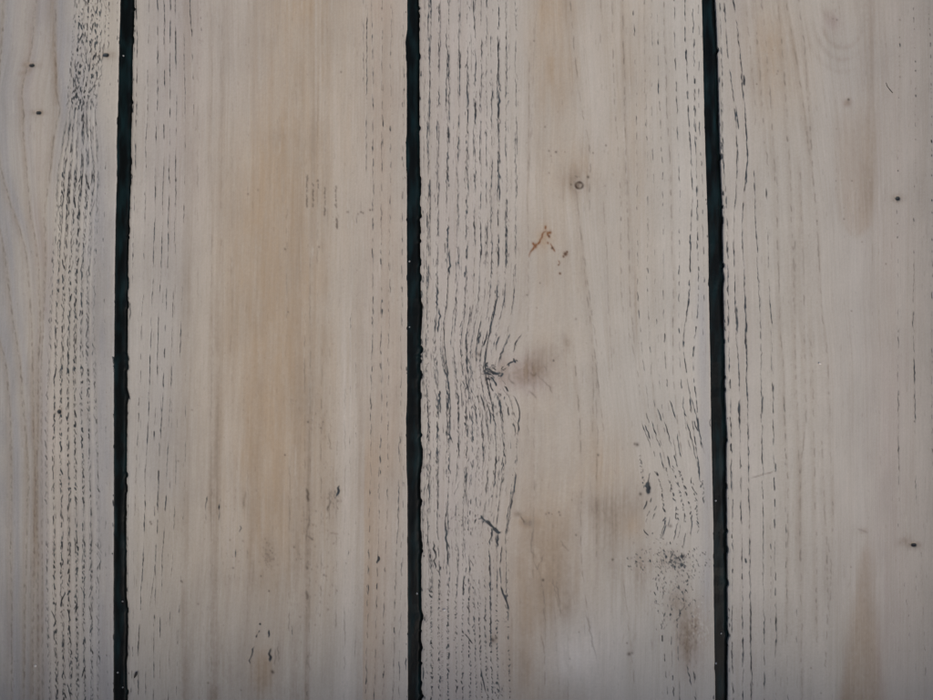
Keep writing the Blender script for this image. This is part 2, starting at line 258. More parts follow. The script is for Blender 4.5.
for x, a in ((431, .8), (442, .9), (448, .8)):                                # fine ladder ticks across the lowest rows
    for v in np.arange(602, 760, 2.2):
        if rng.uniform() < a: stroke('pore', [(x - 1.6 + rng.normal(0, .3), v + .8), (x + 1.4 + rng.normal(0, .4), v - .6 + rng.normal(0, .4))], .45, .75)
for u_, v_, l_ in ((447.5, 236, 24), (449.5, 262, 28), (437, 298, 22), (439, 320, 26), (440, 405, 18), (448, 400, 20), (458.6, 418, 14), (434.5, 555, 30), (447, 545, 45), (437, 425, 8), (498.6, 105, 30), (475, 112, 22), (440, 395, 10), (458.5, 400, 10)):
    d = lambda v: float(np.interp(v, V3, [float(np.interp(u_, R0, [g[i] for g in GU])) for i in range(len(V3))])) - float(np.interp(v_, V3, [float(np.interp(u_, R0, [g[i] for g in GU])) for i in range(len(V3))]))
    stroke('pore', [(u_ + d(v), v) for v in np.linspace(v_ - l_ / 2, v_ + l_ / 2, 7)], .85, 1.0, wob=.6)
# rows that break on the knot, and the curved ones below it
for pts in ([(511, 332), (506, 342), (502, 352), (498, 363)], [(500, 335), (496, 345), (496, 352)], [(488, 330), (486, 340), (482, 348)], [(481, 330), (478, 345)], [(522, 333), (516, 343), (513, 354)],
            [(512, 395), (517, 402), (519.5, 412), (519, 425), (518, 437)], [(508, 406), (509, 416)], [(494, 381), (496, 386)], [(490, 382), (493, 392)], [(505, 386), (509, 392)], [(480, 393), (483, 402), (485, 412)], [(486, 400), (490, 412), (491, 425)], [(499, 398), (502, 420)]):
    stroke('pore', pts, .75, .95, wob=.4)
dots('pore', 512, 346, 7, 12, 16, w=.5, a=.7, ln=2, ang=110); dots('pore', 478, 368, 5, 14, 26, w=.5, a=.75, ln=2); dots('pore', 500, 400, 14, 12, 34, w=.6, a=.85, ln=3, ang=70)
for pts, w in (([(484, 366), (488, 364)], .7), ([(491, 365.5), (494, 364.5)], .6), ([(485, 370), (489, 368.5)], .7), ([(492, 368), (496, 370)], .7), ([(486, 373), (490, 372)], .6), ([(487, 368), (490, 370), (495, 373.5), (500, 374)], 1.2), ([(484, 365), (488, 366.5)], 1.0), ([(492, 372.5), (498, 374)], 1.5), ([(491, 371), (494, 374), (498, 373.5), (502, 373)], .8), ([(503, 371), (506, 367.5)], .6), ([(507, 366.5), (510, 364.5)], .55), ([(501, 370), (504, 366)], .5), ([(497, 377), (501, 375)], .5), ([(483, 374), (487, 373), (492, 375)], .7), ([(490, 377), (494, 379), (496, 385)], .8), ([(500, 377), (502, 373)], 1.2),
              ([(506, 366), (512, 362), (516, 360), (519, 362)], .7), ([(513, 358), (516, 363)], .8), ([(485, 378), (489, 380)], .7), ([(487, 362), (484.5, 366)], .8)):
    stroke('pore', pts, w, 1.05, wob=.6)
dots('pore', 491, 371, 10, 7, 90, w=.45, a=.9, ln=2.6, ang=20)
for pts, w, a in (([(509, 373), (508, 378), (511, 382), (515, 384)], .9, .6), ([(530, 372), (534, 376), (537, 373)], 1, .5), ([(543, 381), (549, 386), (552, 393)], .8, .65), ([(528, 391), (534, 395), (537, 399)], .9, .55), ([(537, 376), (545, 382)], .6, .4), ([(533, 362), (532, 372)], .9, .35), ([(545, 366), (546, 371)], .7, .5)): stroke('poreb', pts, w, a, wob=.5)
splat('poreb', 553.5, 360.5, .95, .95); splat('poreb', 478.5, 354.5, 1.4, .7)
blob('pur', 520, 373, 26, 16, 1.25, -15); blob('brn', 518, 374, 22, 13, .7); blob('rust', 522, 372, 20, 13, .12); blob('brn', 538, 366, 24, 20, .4, 30); blob('brn', 555, 350, 18, 10, .25, -40); blob('pur', 535, 385, 16, 14, .5, 20); blob('brn', 478, 354, 5, 6, .35)
# second knot, split
for pts, w in (([(486, 520.5), (488, 522), (491, 525.5), (494, 528.5), (498, 533), (501, 532)], 1.5), ([(486.5, 521), (489, 523)], 2.3), ([(493, 528), (498, 532)], 1.7), ([(481, 515), (483, 519), (486, 521)], .8), ([(478, 519), (483, 518)], .7), ([(491, 527), (492, 532), (490, 541), (490, 546)], .7), ([(498, 533), (497, 540), (496.5, 548)], 1.), ([(482, 523), (485, 521)], .8), ([(474, 524), (476, 519)], .6)): stroke('pore', pts, w, 1.1, wob=.5)
dots('pore', 462, 520, 22, 9, 44, w=.55, a=.75, ln=2.2); stroke('pore', [(513, 470), (516, 475), (512, 500), (508, 522)], .7, .9)
stroke('pore', [(516, 474), (514, 495)], .7, .9); stroke('pore', [(501, 585), (502.5, 592), (506, 600), (509.5, 612)], .95, 1.05); stroke('pore', [(500, 566), (501, 585)], .7, .9); stroke('pore', [(502, 545), (500, 566)], .7, .9)
for pts in ([(429, 590), (430, 592), (433, 592.5)],): stroke('pore', pts, 1.1, 1.1)
stroke('poreb', [(427, 589), (433, 590)], .8, .8); stroke('pore', [(480, 667), (483, 681), (486, 694)], .9, .9)
blob('brn', 518, 514, 4, 3, .8); blob('tan', 528, 522, 9, 4, 1.1); blob('brn', 528, 523, 8, 3.5, .5); stroke('poreb', [(520, 516), (523, 520), (524, 523)], .8, .8)
splat('poreb', 493, 640, 1.8, .9); splat('poreb', 496, 638, 1.2, .8); blob('brn', 493, 639, 4, 4, .6); splat('pore', 497, 683, 1.5, .9); dots('pore', 500, 690, 8, 6, 26, w=.7, a=.8, ln=2); dots('pore', 506, 622, 4, 6, 7, w=.5, a=.7, ln=3, ang=10); dots('pore', 504, 660, 3, 14, 22, w=.5, a=.7, ln=2)
# middle of plank 3
for x, v0, v1, a, p in ((530, 60, 440, .35, [(0, 530), (180, 528), (400, 528)]), (536, 0, 180, .35, [(0, 536), (180, 529)]), (570, 0, 200, .55, [(0, 570), (50, 574), (110, 582), (150, 590)]), (576, 180, 560, .4, [(180, 574), (300, 590), (350, 597)]), (590, 190, 440, .45, [(190, 577), (300, 588), (345, 593)]), (600, 200, 370, .4, [(180, 603), (370, 612)]),
                         (548, 380, 600, .3, [(380, 534), (600, 533)]), (575, 360, 460, .6, [(360, 575), (430, 580), (450, 581)]), (596, 345, 430, .5, [(345, 593), (371, 596.5), (430, 603.5)]), (582, 480, 640, .55, [(470, 585), (490, 581), (560, 581), (590, 584), (640, 592), (700, 598)]), (540, 560, 700, .4, [(540, 533), (600, 545), (700, 545)]), (600, 560, 700, .3, [(560, 621), (640, 630), (700, 636)]),
                         (590, 600, 700, .3, [(600, 568), (700, 568)]), (563, 600, 700, .3, [(600, 555), (640, 556), (700, 560)])):
    row(p, n=1, w=.5, a=a * 1.25, dl=12, gap=7, vr=(v0, v1), ch='poreb', jit=.5)
    band('brn', p, 5, 1.2, .12, (v0, v1), fade=20)
for pts in ([(534, 525), (531, 545), (532, 552), (536, 558)], [(534, 560), (537, 570), (545, 552)], [(560, 540), (563, 545), (569, 551)], [(552, 578), (557, 598), (559, 608)], [(543, 608), (546, 622)], [(556, 580), (561, 618)], [(541, 635), (545, 655)], [(585, 610), (590, 630), (597, 662)]): stroke('poreb', pts, .7, .45, wob=.4)
for x, v, w, a in ((549, 151, 1, .7), (556, 152, 1.1, .9), (551, 156, .7, .6), (565, 152, .6, .6), (593, 153, .8, .8), (606, 145.5, .9, .9), (590, 148, .6, .5), (588, 177, 1.25, .95), (577, 177, .8, .6), (571, 184.5, 1, .8), (534, 41, .9, .7), (545, 127, .9, .7), (605, 186, .8, .5), (549, 173, .8, .6), (543, 580, 1.3, .9), (612.7, 559.5, 1.2, .95), (576, 535, 1, .7), (631.5, 558, .7, .6), (598, 455, 1.2, .9), (627, 643, .8, .8),
                   (629, 654, 1.8, .9), (632, 653, 1.3, .7), (637, 444.5, 1.8, .95), (635, 444, 1.3, .8), (640.5, 494, 1.6, .95), (670.5, 526, 1.6, .7), (572, 500, .8, .6), (579, 632, .8, .6), (569.7, 658.7, .8, .6), (527, 295, .8, .8), (537, 308, .6, .7), (540, 283, .7, .7), (576, 319, 1, .5), (549, 513, .9, .7), (546, 514, .8, .6), (559, 512, 1, .8), (560, 515, .8, .7), (552, 514, .6, .6)):
    splat('poreb', x, v, w, a)
# pin knot ring
for t in np.linspace(0, 2 * math.pi, 60): splat('poreb', 579.2 + 3.5 * math.cos(t), 185.4 + 3.1 * math.sin(t), 1.1, 1.0 + .15 * math.sin(t * 3))
stroke('poreb', [(577, 184), (581, 184.5)], .5, .5); blob('brn', 579.2, 185.4, 4, 3.5, .8, nz=0); splat('poreb', 578, 185.5, 1.0, .6)
for t in np.linspace(.3, 5.2, 60): splat('wht', 579.2 + 5.6 * math.cos(t), 185.4 + 5.0 * math.sin(t), .8, .3)
blob('brn', 577, 180, 15, 14, .6, nz=.2); stroke('poreb', [(574, 176), (581, 177)], .6, .5); blob('tan', 577, 168, 26, 24, .35)
# rust marks
for pts, w in (([(546, 226), (546, 229)], .8), ([(547, 231), (543.5, 232), (542, 238), (540, 242), (536, 245), (534, 247), (531, 252), (529, 257)], .9), ([(536, 244), (535, 248)], 1.3), ([(547, 233), (551, 232.5)], 1.1), ([(549, 232), (548.5, 238)], 1.0), ([(547, 242), (548, 244)], .9), ([(551, 243), (553, 248), (555, 252)], .7), ([(533, 243), (535, 246)], 1.), ([(558, 260), (559.5, 266)], .5)):
    stroke('rust', pts, w * 1.25, 1.3, wob=.6, rough=.3)
for x, v, w in ((552.3, 248, 1.3), (565.5, 254, 2.0), (567, 252, 1.1), (563.5, 256.5, 1.0), (560, 273.5, 1.1), (558.5, 265, .7), (549, 236, 1.)): splat('rust', x, v, w, 1.); splat('poreb', x, v, w * .85, .95)
blob('tan', 545, 238, 10, 12, .5)
for k_ in range(26):                                                          # faint curved figure of the lower face
    x0 = rng.uniform(530, 640); v0 = rng.uniform(470, 640); b_ = rng.normal(0, 5); l = rng.uniform(20, 70)
    stroke('brn', [(x0, v0), (x0 + b_, v0 + l / 2), (x0 + b_ * .3 + rng.normal(0, 2), v0 + l)], rng.uniform(.8, 2.2), rng.uniform(.15, .38), wob=.3)
# right rows of plank 3
RR = [([(0, 600), (60, 601), (90, 601.5), (120, 607)], 1, .5, 6, 6, (-170, 90), 'poreb'), ([(0, 611.8), (90, 614), (180, 620), (300, 622), (371, 637), (400, 641)], 1, .65, 9, 6, (-170, 400), 'poreb'),
      ([(0, 622), (90, 624.6), (120, 624.6), (180, 627), (300, 630), (371, 637.5), (430, 645)], 2, .6, 9, 7, (-170, 330), 'poreb'), ([(0, 633.6), (90, 636), (180, 637), (300, 637.5), (371, 644), (430, 651.6), (480, 658), (525, 666)], 1, .75, 9, 6, (-170, 455), 'pore'),
      ([(0, 644), (90, 645), (180, 648), (300, 648), (371, 651), (430, 658), (480, 668)], 2, .6, 8, 8, (-170, 455), 'pore'), ([(0, 652), (90, 651.6), (300, 655.5), (371, 658), (430, 664.5), (455, 668)], 1, .6, 9, 8, (-170, 460), 'pore'),
      ([(0, 657), (90, 659), (180, 663), (300, 663), (371, 666), (430, 672), (470, 679)], 1, .8, 11, 6, (-170, 455), 'pore'), ([(0, 664), (90, 665.8), (180, 671), (300, 673.5), (371, 673), (430, 678.6), (455, 682)], 1, .75, 12, 7, (-170, 455), 'poreb'),
      ([(0, 673.5), (90, 676), (180, 680), (300, 678.6), (371, 680), (430, 686), (470, 695), (480, 698)], 1, .85, 13, 6, (-170, 470), 'pore'), ([(0, 685), (90, 687.6), (180, 692.8), (300, 689), (345, 683), (371, 686), (430, 694), (470, 699.6)], 2, 1., 14, 4, (-170, 470), 'pore'),
      ([(0, 693), (90, 694.6), (180, 697), (300, 698.5), (371, 693), (430, 700), (470, 704)], 2, .95, 9, 5, (-170, 440), 'pore'), ([(0, 699), (90, 699), (200, 703), (300, 705), (345, 702)], 1, .8, 8, 8, (-170, 330), 'pore')]
for p, n, a, dl, gp, vr, ch in RR: row(p, n=n, a=a, w=.52 if a < .8 else .6, dl=dl, gap=gp, vr=vr, ch=ch, jit=.45, wob=.22)
for pts in ([(641, 420), (644, 430), (648, 438), (651, 449)], [(645, 424), (650, 440)], [(651, 420), (656, 435), (661, 449)], [(677, 432), (679, 445), (681, 458)], [(687, 420), (692, 440), (696, 458), (698, 468)], [(674, 454), (678, 468)], [(660, 452), (664, 470)], [(667, 455), (671, 470)], [(694, 420), (698, 432)], [(664, 420), (669, 436), (672, 448)], [(657, 408), (662, 422)], [(670, 400), (676, 420)], [(682, 402), (687, 418)], [(690, 395), (696, 415), (701, 440), (705, 455)], [(646, 412), (650, 424)]): stroke('pore', pts, .58, .95, wob=.35)
for p in ([(455, 640), (470, 642), (488, 645)], [(470, 656), (485, 661), (510, 664), (525, 665)], [(465, 664), (480, 670), (500, 675), (520, 677.5)], [(465, 672), (480, 677), (500, 682), (522, 686)], [(470, 679), (490, 686), (510, 691), (522, 692)], [(475, 690), (500, 696), (530, 699)], [(480, 702), (500, 704)]):
    row(p, n=2, a=1.1, w=.6, dl=2.6, gap=1.6, jit=.7, slant=.35, vr=(p[0][0], p[-1][0]), k=3)
dots('wht', 674, 500, 10, 22, 50, w=.7, a=.8)
stroke('pore', [(650, 472), (648.5, 478), (648, 485)], .8, .9); stroke('pore', [(648, 482), (648.6, 488), (648, 494)], 2.1, 1.1, wob=.3); stroke('pore', [(647, 500), (646, 505), (643, 510)], .8, .9); stroke('pore', [(657, 505), (654, 511)], .7, .8); stroke('pore', [(652, 497), (650, 503)], .6, .7)
for pts in ([(643.5, 528), (646, 533), (650, 536)], [(648, 518), (646, 523)], [(655, 538), (660, 541)], [(667, 524), (662, 538)], [(678, 520), (673, 543)], [(681, 524), (678, 540)], [(686, 532), (683, 548)], [(676, 512), (677, 520)], [(692, 512), (691, 538)], [(664, 526), (660, 540)], [(670, 515), (668, 528)], [(685, 512), (684, 524)], [(650, 510), (647, 517)], [(656, 512), (652, 520)]): stroke('pore', pts, .5, .95, wob=.4)
dots('pore', 670, 561, 34, 18, 300, w=.6, a=.95, ln=2.2, ang=60); dots('pore', 682, 562, 9, 6, 26, w=.8, a=1.05, ln=2, ang=20); dots('pore', 633, 535, 10, 8, 14, w=.6, a=.6, ln=2, ang=30)
splat('pore', 682, 565, 1.8, 1.1); splat('pore', 682, 556.5, 1.6, 1.1); splat('pore', 675, 567, 1.3, 1.)
for p in ([(575, 658), (600, 655), (612, 657)], [(575, 664), (600, 662), (620, 664)], [(570, 679), (590, 673), (620, 670)], [(575, 690), (595, 684), (620, 678)], [(580, 676), (600, 684), (612, 688)], [(590, 682), (612, 682), (622, 677)]):
    row(p, n=2, a=.9, w=.65, dl=2.6, gap=3, jit=.9, slant=.3, vr=(p[0][0], p[-1][0]), k=3)
for p, vr in (([(620, 661), (650, 664), (690, 667)], (622, 693)), ([(625, 670), (640, 671), (690, 674)], (626, 690)), ([(620, 677), (660, 678), (690, 680)], (620, 700)), ([(655, 685), (700, 696)], (655, 700)), ([(660, 692), (700, 696)], (660, 760)), ([(680, 695), (760, 702)], (665, 760)), ([(700, 668), (870, 668)], (700, 870)), ([(700, 681), (870, 684)], (700, 870))):
    row(p, n=1, a=.95, w=.62, dl=13, gap=5, vr=vr, jit=.5, k=3)
dots('pore', 678, 592, 30, 36, 170, w=.52, a=.85, ln=2.4, ang=80); blob('brn', 694, 625, 18, 28, .5, -10, nz=.6); blob('brn', 688, 645, 10, 26, .6); blob('pur', 692, 650, 14, 30, .55); blob('brn', 676, 600, 12, 14, .4); blob('brn', 668, 560, 16, 14, .4)
dots('wht', 697, 622, 8, 16, 40, w=.75, a=1.0); dots('wht', 701, 632, 10, 10, 26, w=.6, a=1.0, ln=3); dots('wht', 668, 590, 16, 20, 22, w=.6, a=.8); dots('poreb', 690, 640, 14, 26, 60, w=.6, a=.6, ln=3)  # white dots beside the seam paint glints on the glossy torn wood
stroke('wht', [(640, 583), (640, 574), (643, 565), (645, 560)], .6, .7); stroke('wht', [(621, 575), (621, 560), (624, 548)], .7, .4)
band('tan', [(0, 550), (120, 548)], 18, 20, .5, (-200, 95), fade=70); band('tan', [(0, 560), (300, 545), (700, 545)], 40, 50, .38, (-200, 900)); blob('tan', 540, 570, 46, 70, .6); blob('brn', 545, 550, 40, 60, .2, nz=.6); blob('brn', 560, 610, 24, 40, .18, nz=.6); blob('tan', 600, 500, 50, 50, .2); blob('tan', 522, 660, 22, 44, .45); blob('brn', 520, 660, 16, 36, .28, nz=.6); blob('brn', 540, 560, 26, 34, .2, nz=.6); blob('brn', 568, 590, 7, 34, .3)
blob('brn', 556, 570, 5, 18, .3); blob('tan', 605, 460, 30, 40, .35); blob('brn', 630, 500, 34, 20, .34, -25, nz=.6); blob('brn', 612, 545, 10, 44, .36, nz=.5); blob('brn', 640, 565, 17, 34, .32, nz=.5); blob('brn', 600, 520, 30, 26, .16, nz=.6); blob('brn', 590, 505, 14, 10, .3); blob('tan', 630, 525, 16, 16, .5)
blob('wht', 583, 540, 12, 50, .5); blob('wht', 568, 655, 28, 32, 1.2); blob('wht', 600, 655, 26, 40, .6); blob('cool', 580, 650, 34, 40, .35); blob('wht', 560, 440, 14, 60, .35); blob('wht', 545, 310, 22, 30, .25); blob('wht', 600, 120, 12, 60, .3); blob('wht', 588, 50, 10, 60, .35); blob('wht', 525, 120, 8, 80, .3)
blob('brn', 565, 5, 4, 16, .35); blob('brn', 567, 343, 4, 9, .4, -20)
for x0, x1 in ((640, 650),): stroke('wht', [(623, 118), (625, 150), (627, 175)], .8, .6)
band('pur', [(0, 450), (300, 460), (700, 455)], 40, 50, .6, (-200, 900)); band('wht', [(0, 470), (700, 460)], 45, 45, .22, (-200, 600)); band('wht', [(0, 690), (300, 690), (700, 700)], 18, 14, .35, (-200, 560)); band('tan', [(0, 630), (400, 640)], 26, 26, .3, (-200, 300), fade=90)
band('brn', [(0, 622), (90, 625), (180, 628), (300, 636)], 3, 1.5, .25, (-200, 350)); band('brn', [(0, 664), (180, 672), (300, 675)], 3, 1.5, .22, (-200, 350)); band('cool', [(300, 702), (525, 708), (600, 706)], 7, 7, .6, (280, 620))

# ------------------------------------------------------------------ plank 4 (right)
L4 = [([(0, 719.5), (50, 722), (90, 722), (150, 723), (225, 727.7), (300, 728), (380, 730), (450, 731.6), (560, 733), (650, 732), (700, 733)], 2, .9, 9, 5, (-170, 870)),
      ([(0, 724), (50, 727.7), (90, 733), (150, 738), (225, 734), (300, 735.4), (380, 739.3), (450, 740.5), (560, 742.4), (650, 743), (700, 743)], 2, .9, 13, 5, (-170, 870)),
      ([(-60, 728), (0, 733), (50, 741), (90, 743.5), (150, 748.3), (225, 742), (300, 745.7), (380, 747), (450, 748.3), (560, 750), (650, 751), (700, 752)], 2, 1.02, 18, 4, (-170, 870)),
      ([(120, 752), (225, 756), (300, 760), (380, 761), (450, 762.5), (560, 763.7), (650, 764)], 2, .85, 11, 6, (160, 870)),
      ([(150, 765), (225, 767.6), (300, 770), (380, 773), (450, 774), (560, 775.3), (650, 776)], 2, .8, 10, 7, (180, 870)),
      ([(300, 783), (400, 785), (650, 787), (700, 788)], 1, .65, 7, 9, (400, 870)), ([(500, 796), (700, 797)], 1, .55, 6, 12, (600, 870)), ([(520, 771), (700, 772)], 1, .7, 6, 8, (520, 620))]
for p, n, a, dl, gp, vr in L4: row(p, n=n, a=a * 1.15, w=.5, dl=dl * 1.5, gap=gp * .8, vr=vr, jit=.45, wob=.22)
F4 = [[(-60, 740), (0, 746), (60, 752), (110, 756)], [(-60, 748), (0, 755), (100, 762), (170, 768)], [(0, 762), (100, 771), (175, 775)], [(0, 778), (60, 784), (175, 790), (300, 795)], [(0, 785.6), (62, 797), (90, 801), (123, 806), (175, 812.6), (226, 818), (304, 821), (355, 828), (525, 833)],
      [(0, 798.5), (50, 805), (110, 809), (175, 813)], [(175, 800), (250, 803), (420, 806), (470, 800), (700, 802)], [(250, 795), (350, 795), (480, 800), (560, 800)], [(345, 811), (405, 813.5)], [(440, 814), (550, 816), (640, 817)], [(450, 822), (540, 827), (600, 828)], [(400, 784), (480, 788), (640, 787)], [(180, 777), (330, 780), (380, 785)]]
for p in F4:
    row(p, n=1, w=.55, a=.6, dl=8, gap=8, vr=(p[0][0] - 10, p[-1][0] + 5), ch='poreb', jit=.5, wob=.3); band('brn', p, 4, 1.6, .2, (p[0][0] - 20, p[-1][0]), fade=20)
for p, dl, gp, a in (([(-170, 900), (0, 900), (225, 897.5), (400, 898.5), (480, 899)], 2, 11, .85), ([(-170, 913), (0, 913), (60, 915.5), (105, 916), (225, 913.7), (400, 914.7), (460, 916)], 2.2, 7, .85), ([(-170, 928), (0, 928), (60, 931), (120, 932), (225, 932.5), (400, 932)], 3, 5, .85)):
    row(p, n=1, w=.65, a=a, dl=dl, gap=gp, vr=(-170, 250), jit=.3); row(p, n=1, w=.5, a=.75, dl=9, gap=6, vr=(250, 480), jit=.3); row(p, n=1, w=.45, a=.5, dl=4, gap=16, vr=(480, 870), jit=.3)
row([(350, 898), (400, 898.5), (473, 899.5)], n=1, w=.55, a=.85, dl=40, gap=3, vr=(376, 474), jit=.2); row([(350, 914), (380, 915), (415, 915)], n=1, w=.6, a=.85, dl=14, gap=3, vr=(345, 416), jit=.2); row([(300, 913.5), (340, 913.5)], n=1, w=.5, a=.8, dl=12, gap=5, vr=(290, 345))
for x0 in (945, 957, 968, 982, 993): row([(0, x0 - 2), (350, x0 + 1), (700, x0)], n=2, w=.5, a=.7, dl=9, gap=6)
row([(545, 905), (590, 906), (640, 910)], n=1, w=.5, a=.6, dl=4, gap=6, vr=(550, 650)); row([(550, 921), (600, 924), (660, 925)], n=1, w=.5, a=.6, dl=5, gap=6, vr=(550, 680)); row([(530, 825), (560, 832), (640, 826)], n=2, w=.5, a=.6, dl=8, gap=6, vr=(535, 660), ch='poreb')
for x, v, w, a in ((848.5, 99.5, 1.2, 1.), (837, 20, .9, .7), (833, 19, .7, .5), (757, 84, .7, .8), (817, 221, .8, .8), (844, 219, .8, .8), (852, 181, .7, .7), (836, 181, .7, .7), (862, 242, .7, .6), (851.5, 311, .8, .7), (886, 264, .7, .7), (900, 20, .8, .8), (900, 44, .8, .6), (900, 77, .8, .6), (851, 567, .7, .7), (811, 668, .8, .7), (821, 693, .8, .7), (778, 71, .8, .7), (773, 50, .7, .6), (777, 74, .7, .6), (836.5, 129, .6, .6)):
    splat('poreb', x, v, w, a)
stroke('poreb', [(751, 478), (757, 476.5), (764, 474), (770, 473), (776, 470)], .6, .75); stroke('pore', [(775, 462), (776.5, 470), (775, 473)], .8, .85); stroke('pore', [(740, 463), (742, 467)], .8, .8)
stroke('pore', [(744, 74), (744.5, 86)], 1.3, 1.05); stroke('pore', [(736, 105), (738, 122), (739, 130)], .8, .95); stroke('pore', [(739, 400), (740, 430)], 1.1, .9); stroke('pore', [(763, 395), (762, 415)], 1.2, .9); stroke('pore', [(746, 310), (746, 350)], 1.2, .8); stroke('pore', [(737, 305), (737.5, 335)], 1.2, .8); stroke('pore', [(745.5, 558), (746.5, 563)], 1.3, 1.); stroke('pore', [(751, 600), (751, 655)], .85, .95)
blob('tan', 765, 40, 30, 70, .4); blob('tan', 785, 70, 26, 50, .3); blob('pur', 832, 22, 8, 10, 1., -35); blob('brn', 830, 18, 6, 12, .3, -35); blob('brn', 847, 103, 4.5, 4, .7); blob('pur', 847, 103, 5, 4, .6)
lu = np.interp(vv, [-170, 0, 100, 200, 225, 240], [806, 820, 834, 840, 846, 857]); ru_ = np.interp(vv, [-170, 0, 200, 225, 240], [876, 877, 875, 870, 858])
um = 1 / (1 + np.exp(-(uu - lu) / 3.2)) / (1 + np.exp((uu - ru_) / 1.8)) / (1 + np.exp((vv - 238) / 2.5)) / (1 + np.exp(-(vv - 115) / 9))
CH['tan'] += (.5 * um).astype(np.float32); CH['brn'] += (.06 * um).astype(np.float32); band('brn', [(0, 872), (150, 873), (250, 870)], 12, 2.5, .3, (-100, 220), fade=40, nz=.1)
for r_, a_ in ((22, .28), (30, .22), (38, .15)):                             # rounded ends of the growth rings
    stroke('brn', [(843 + r_ * math.cos(t), 15 + r_ * 1.5 * math.sin(t)) for t in np.linspace(.05 * math.pi, .95 * math.pi, 20)], 2.6, a_)
stroke('brn', [(836, 190), (842, 222), (855, 238), (867, 222), (874, 180)], 2.2, .22)
stroke('wht', [(814, 100), (830, 180), (837, 226), (842, 257), (848.6, 319), (850, 420), (849, 525)], 1.8, .4, wob=0); stroke('wht', [(790, 250), (792, 300), (800, 340), (806, 375)], 1.5, .3)
apex = [(545, 868), (600, 863), (700, 858), (760, 856)]
tri = ((vv - 536) / (700 - 536)).clip(0, 1.6); cx_ = np.interp(vv, [536, 700, 870], [866, 862, 860]); hw = 2 + 20 * tri ** .9
ins = 1 / (1 + np.exp((np.abs(uu - cx_) - hw) / 2.2)); fd = 1 / (1 + np.exp(-(vv - 545) / 6))
CH['tan'] += (.6 * ins * fd * (1 + .15 * N1)).astype(np.float32); CH['brn'] += (.3 * ins * fd).astype(np.float32)
blob('brn', 862, 531, 6, 4, .35); stroke('poreb', [(857, 529), (862, 530), (868, 533)], .8, .4)
band('pur', [(0, 900), (700, 905)], 36, 50, .35, (-200, 900)); band('pur', [(0, 735), (700, 745)], 14, 20, .22, (-200, 900)); band('pur', [(400, 890), (700, 885)], 14, 12, .25, (350, 700))
band('wht', [(250, 855), (500, 850)], 14, 10, .25, (240, 520)); band('wht', [(0, 845), (700, 800)], 18, 18, .15, (60, 900)); band('tan', [(0, 860), (700, 860)], 70, 70, .18, (-200, 900), nz=.2); band('cool', [(0, 850), (500, 860)], 40, 40, .3, (20, 620), fade=60, nz=.1)
# dark-rimmed insect and pin holes
HOLES = [(31.5, 65.3, 3.0, 1.3, 0, .6), (38.5, 112.8, 2.6, 1.1, 0, .5), (105.5, 54.8, 3.4, 1.6, -6, .5), (59, 411.5, 1.8, 1.8, 0, 1), (914, 545, 2.8, 1.5, 0, 1.), (898, 198.5, 2.4, 1.7, 20, 1)]
for u_, v_, a_, b_, r_, d_ in HOLES:
    n = 26
    for _ in range(n * 3):
        t = rng.uniform(0, 6.283); q = math.sqrt(rng.uniform()); x = math.cos(t) * q * a_ * .75; y = math.sin(t) * q * b_ * .75; rr = math.radians(r_)
        splat('pore' if rng.uniform() < .6 else 'poreb', u_ + x * math.cos(rr) - y * math.sin(rr), v_ + x * math.sin(rr) + y * math.cos(rr), .85, .95)
    blob('brn', u_, v_, a_ * 2.6, b_ * 2.6, .6)
stroke('poreb', [(908, 543), (913, 546.5), (918, 544)], .6, .7); blob('brn', 904, 541, 8, 4, .4, -20); stroke('poreb', [(894, 197), (898, 200.5), (901, 199)], .7, .8)
stroke('brn', [(18, 74), (28, 72), (33, 66)], 3, .5); stroke('brn', [(20, 92), (24, 78), (31, 68)], 2.5, .4)
dots('poreb', 466, 350, 500, 400, 420, w=.45, a=.45)
for _ in range(5200):                                                         # faint fine fibre and pores everywhere
    x, v = rng.uniform(-60, 1020), rng.uniform(-150, 850); l = rng.lognormal(1.5, .6)
    stroke('poreb', [(x, v), (x + rng.normal(0, .2), v + l)], rng.uniform(.35, .6), rng.uniform(.06, .26), wob=.1)
for _ in range(900):
    x, v = rng.uniform(-60, 1020), rng.uniform(-150, 850); l = rng.lognormal(2.3, .7)
    stroke('wht', [(x, v), (x + rng.normal(0, .3), v + l)], rng.uniform(.4, .9), rng.uniform(.15, .5), wob=.1)
dots('poreb', 318, 560, 26, 70, 70, w=.6, a=.6, ln=2); dots('poreb', 230, 560, 34, 70, 40, w=.55, a=.5, ln=2); dots('poreb', 322, 430, 18, 40, 30, w=.55, a=.5, ln=2); dots('poreb', 335, 500, 7, 14, 24, w=.7, a=.75, ln=2)
for (eL, eR) in SEAM:                                                        # broken fibre along the plank arrises
    for e, sg, n in ((eR, 1, 34), (eL, -1, 10)):
        for _ in range(n):
            v = rng.uniform(-150, 850); l = rng.lognormal(1.4, .6); x = float(np.interp(v, VS, e)) + sg * rng.uniform(.2, 1.6)
            stroke('pore', [(x, v), (x + rng.normal(0, .3), v + l / 2), (x, v + l)], .6, .9)
flush()
soak = 1 + .35 * vnoise((NY, NX), 150, 7, 81) + .3 * vnoise((NY, NX), 70, 3, 82) + .25 * N3
CH['brn'] *= soak; CH['tan'] *= 1 + .35 * (soak - 1); CH['pur'] *= 1 + .5 * (soak - 1)
# keep pores off the exact plank edges but let broken ones nibble at them; soft global patina
for k in CH: CH[k] = CH[k].clip(0, 1.4)
P = CH['pore']
P *= (1 + .25 * N3); CH['poreb'] *= (1 + .2 * N3)

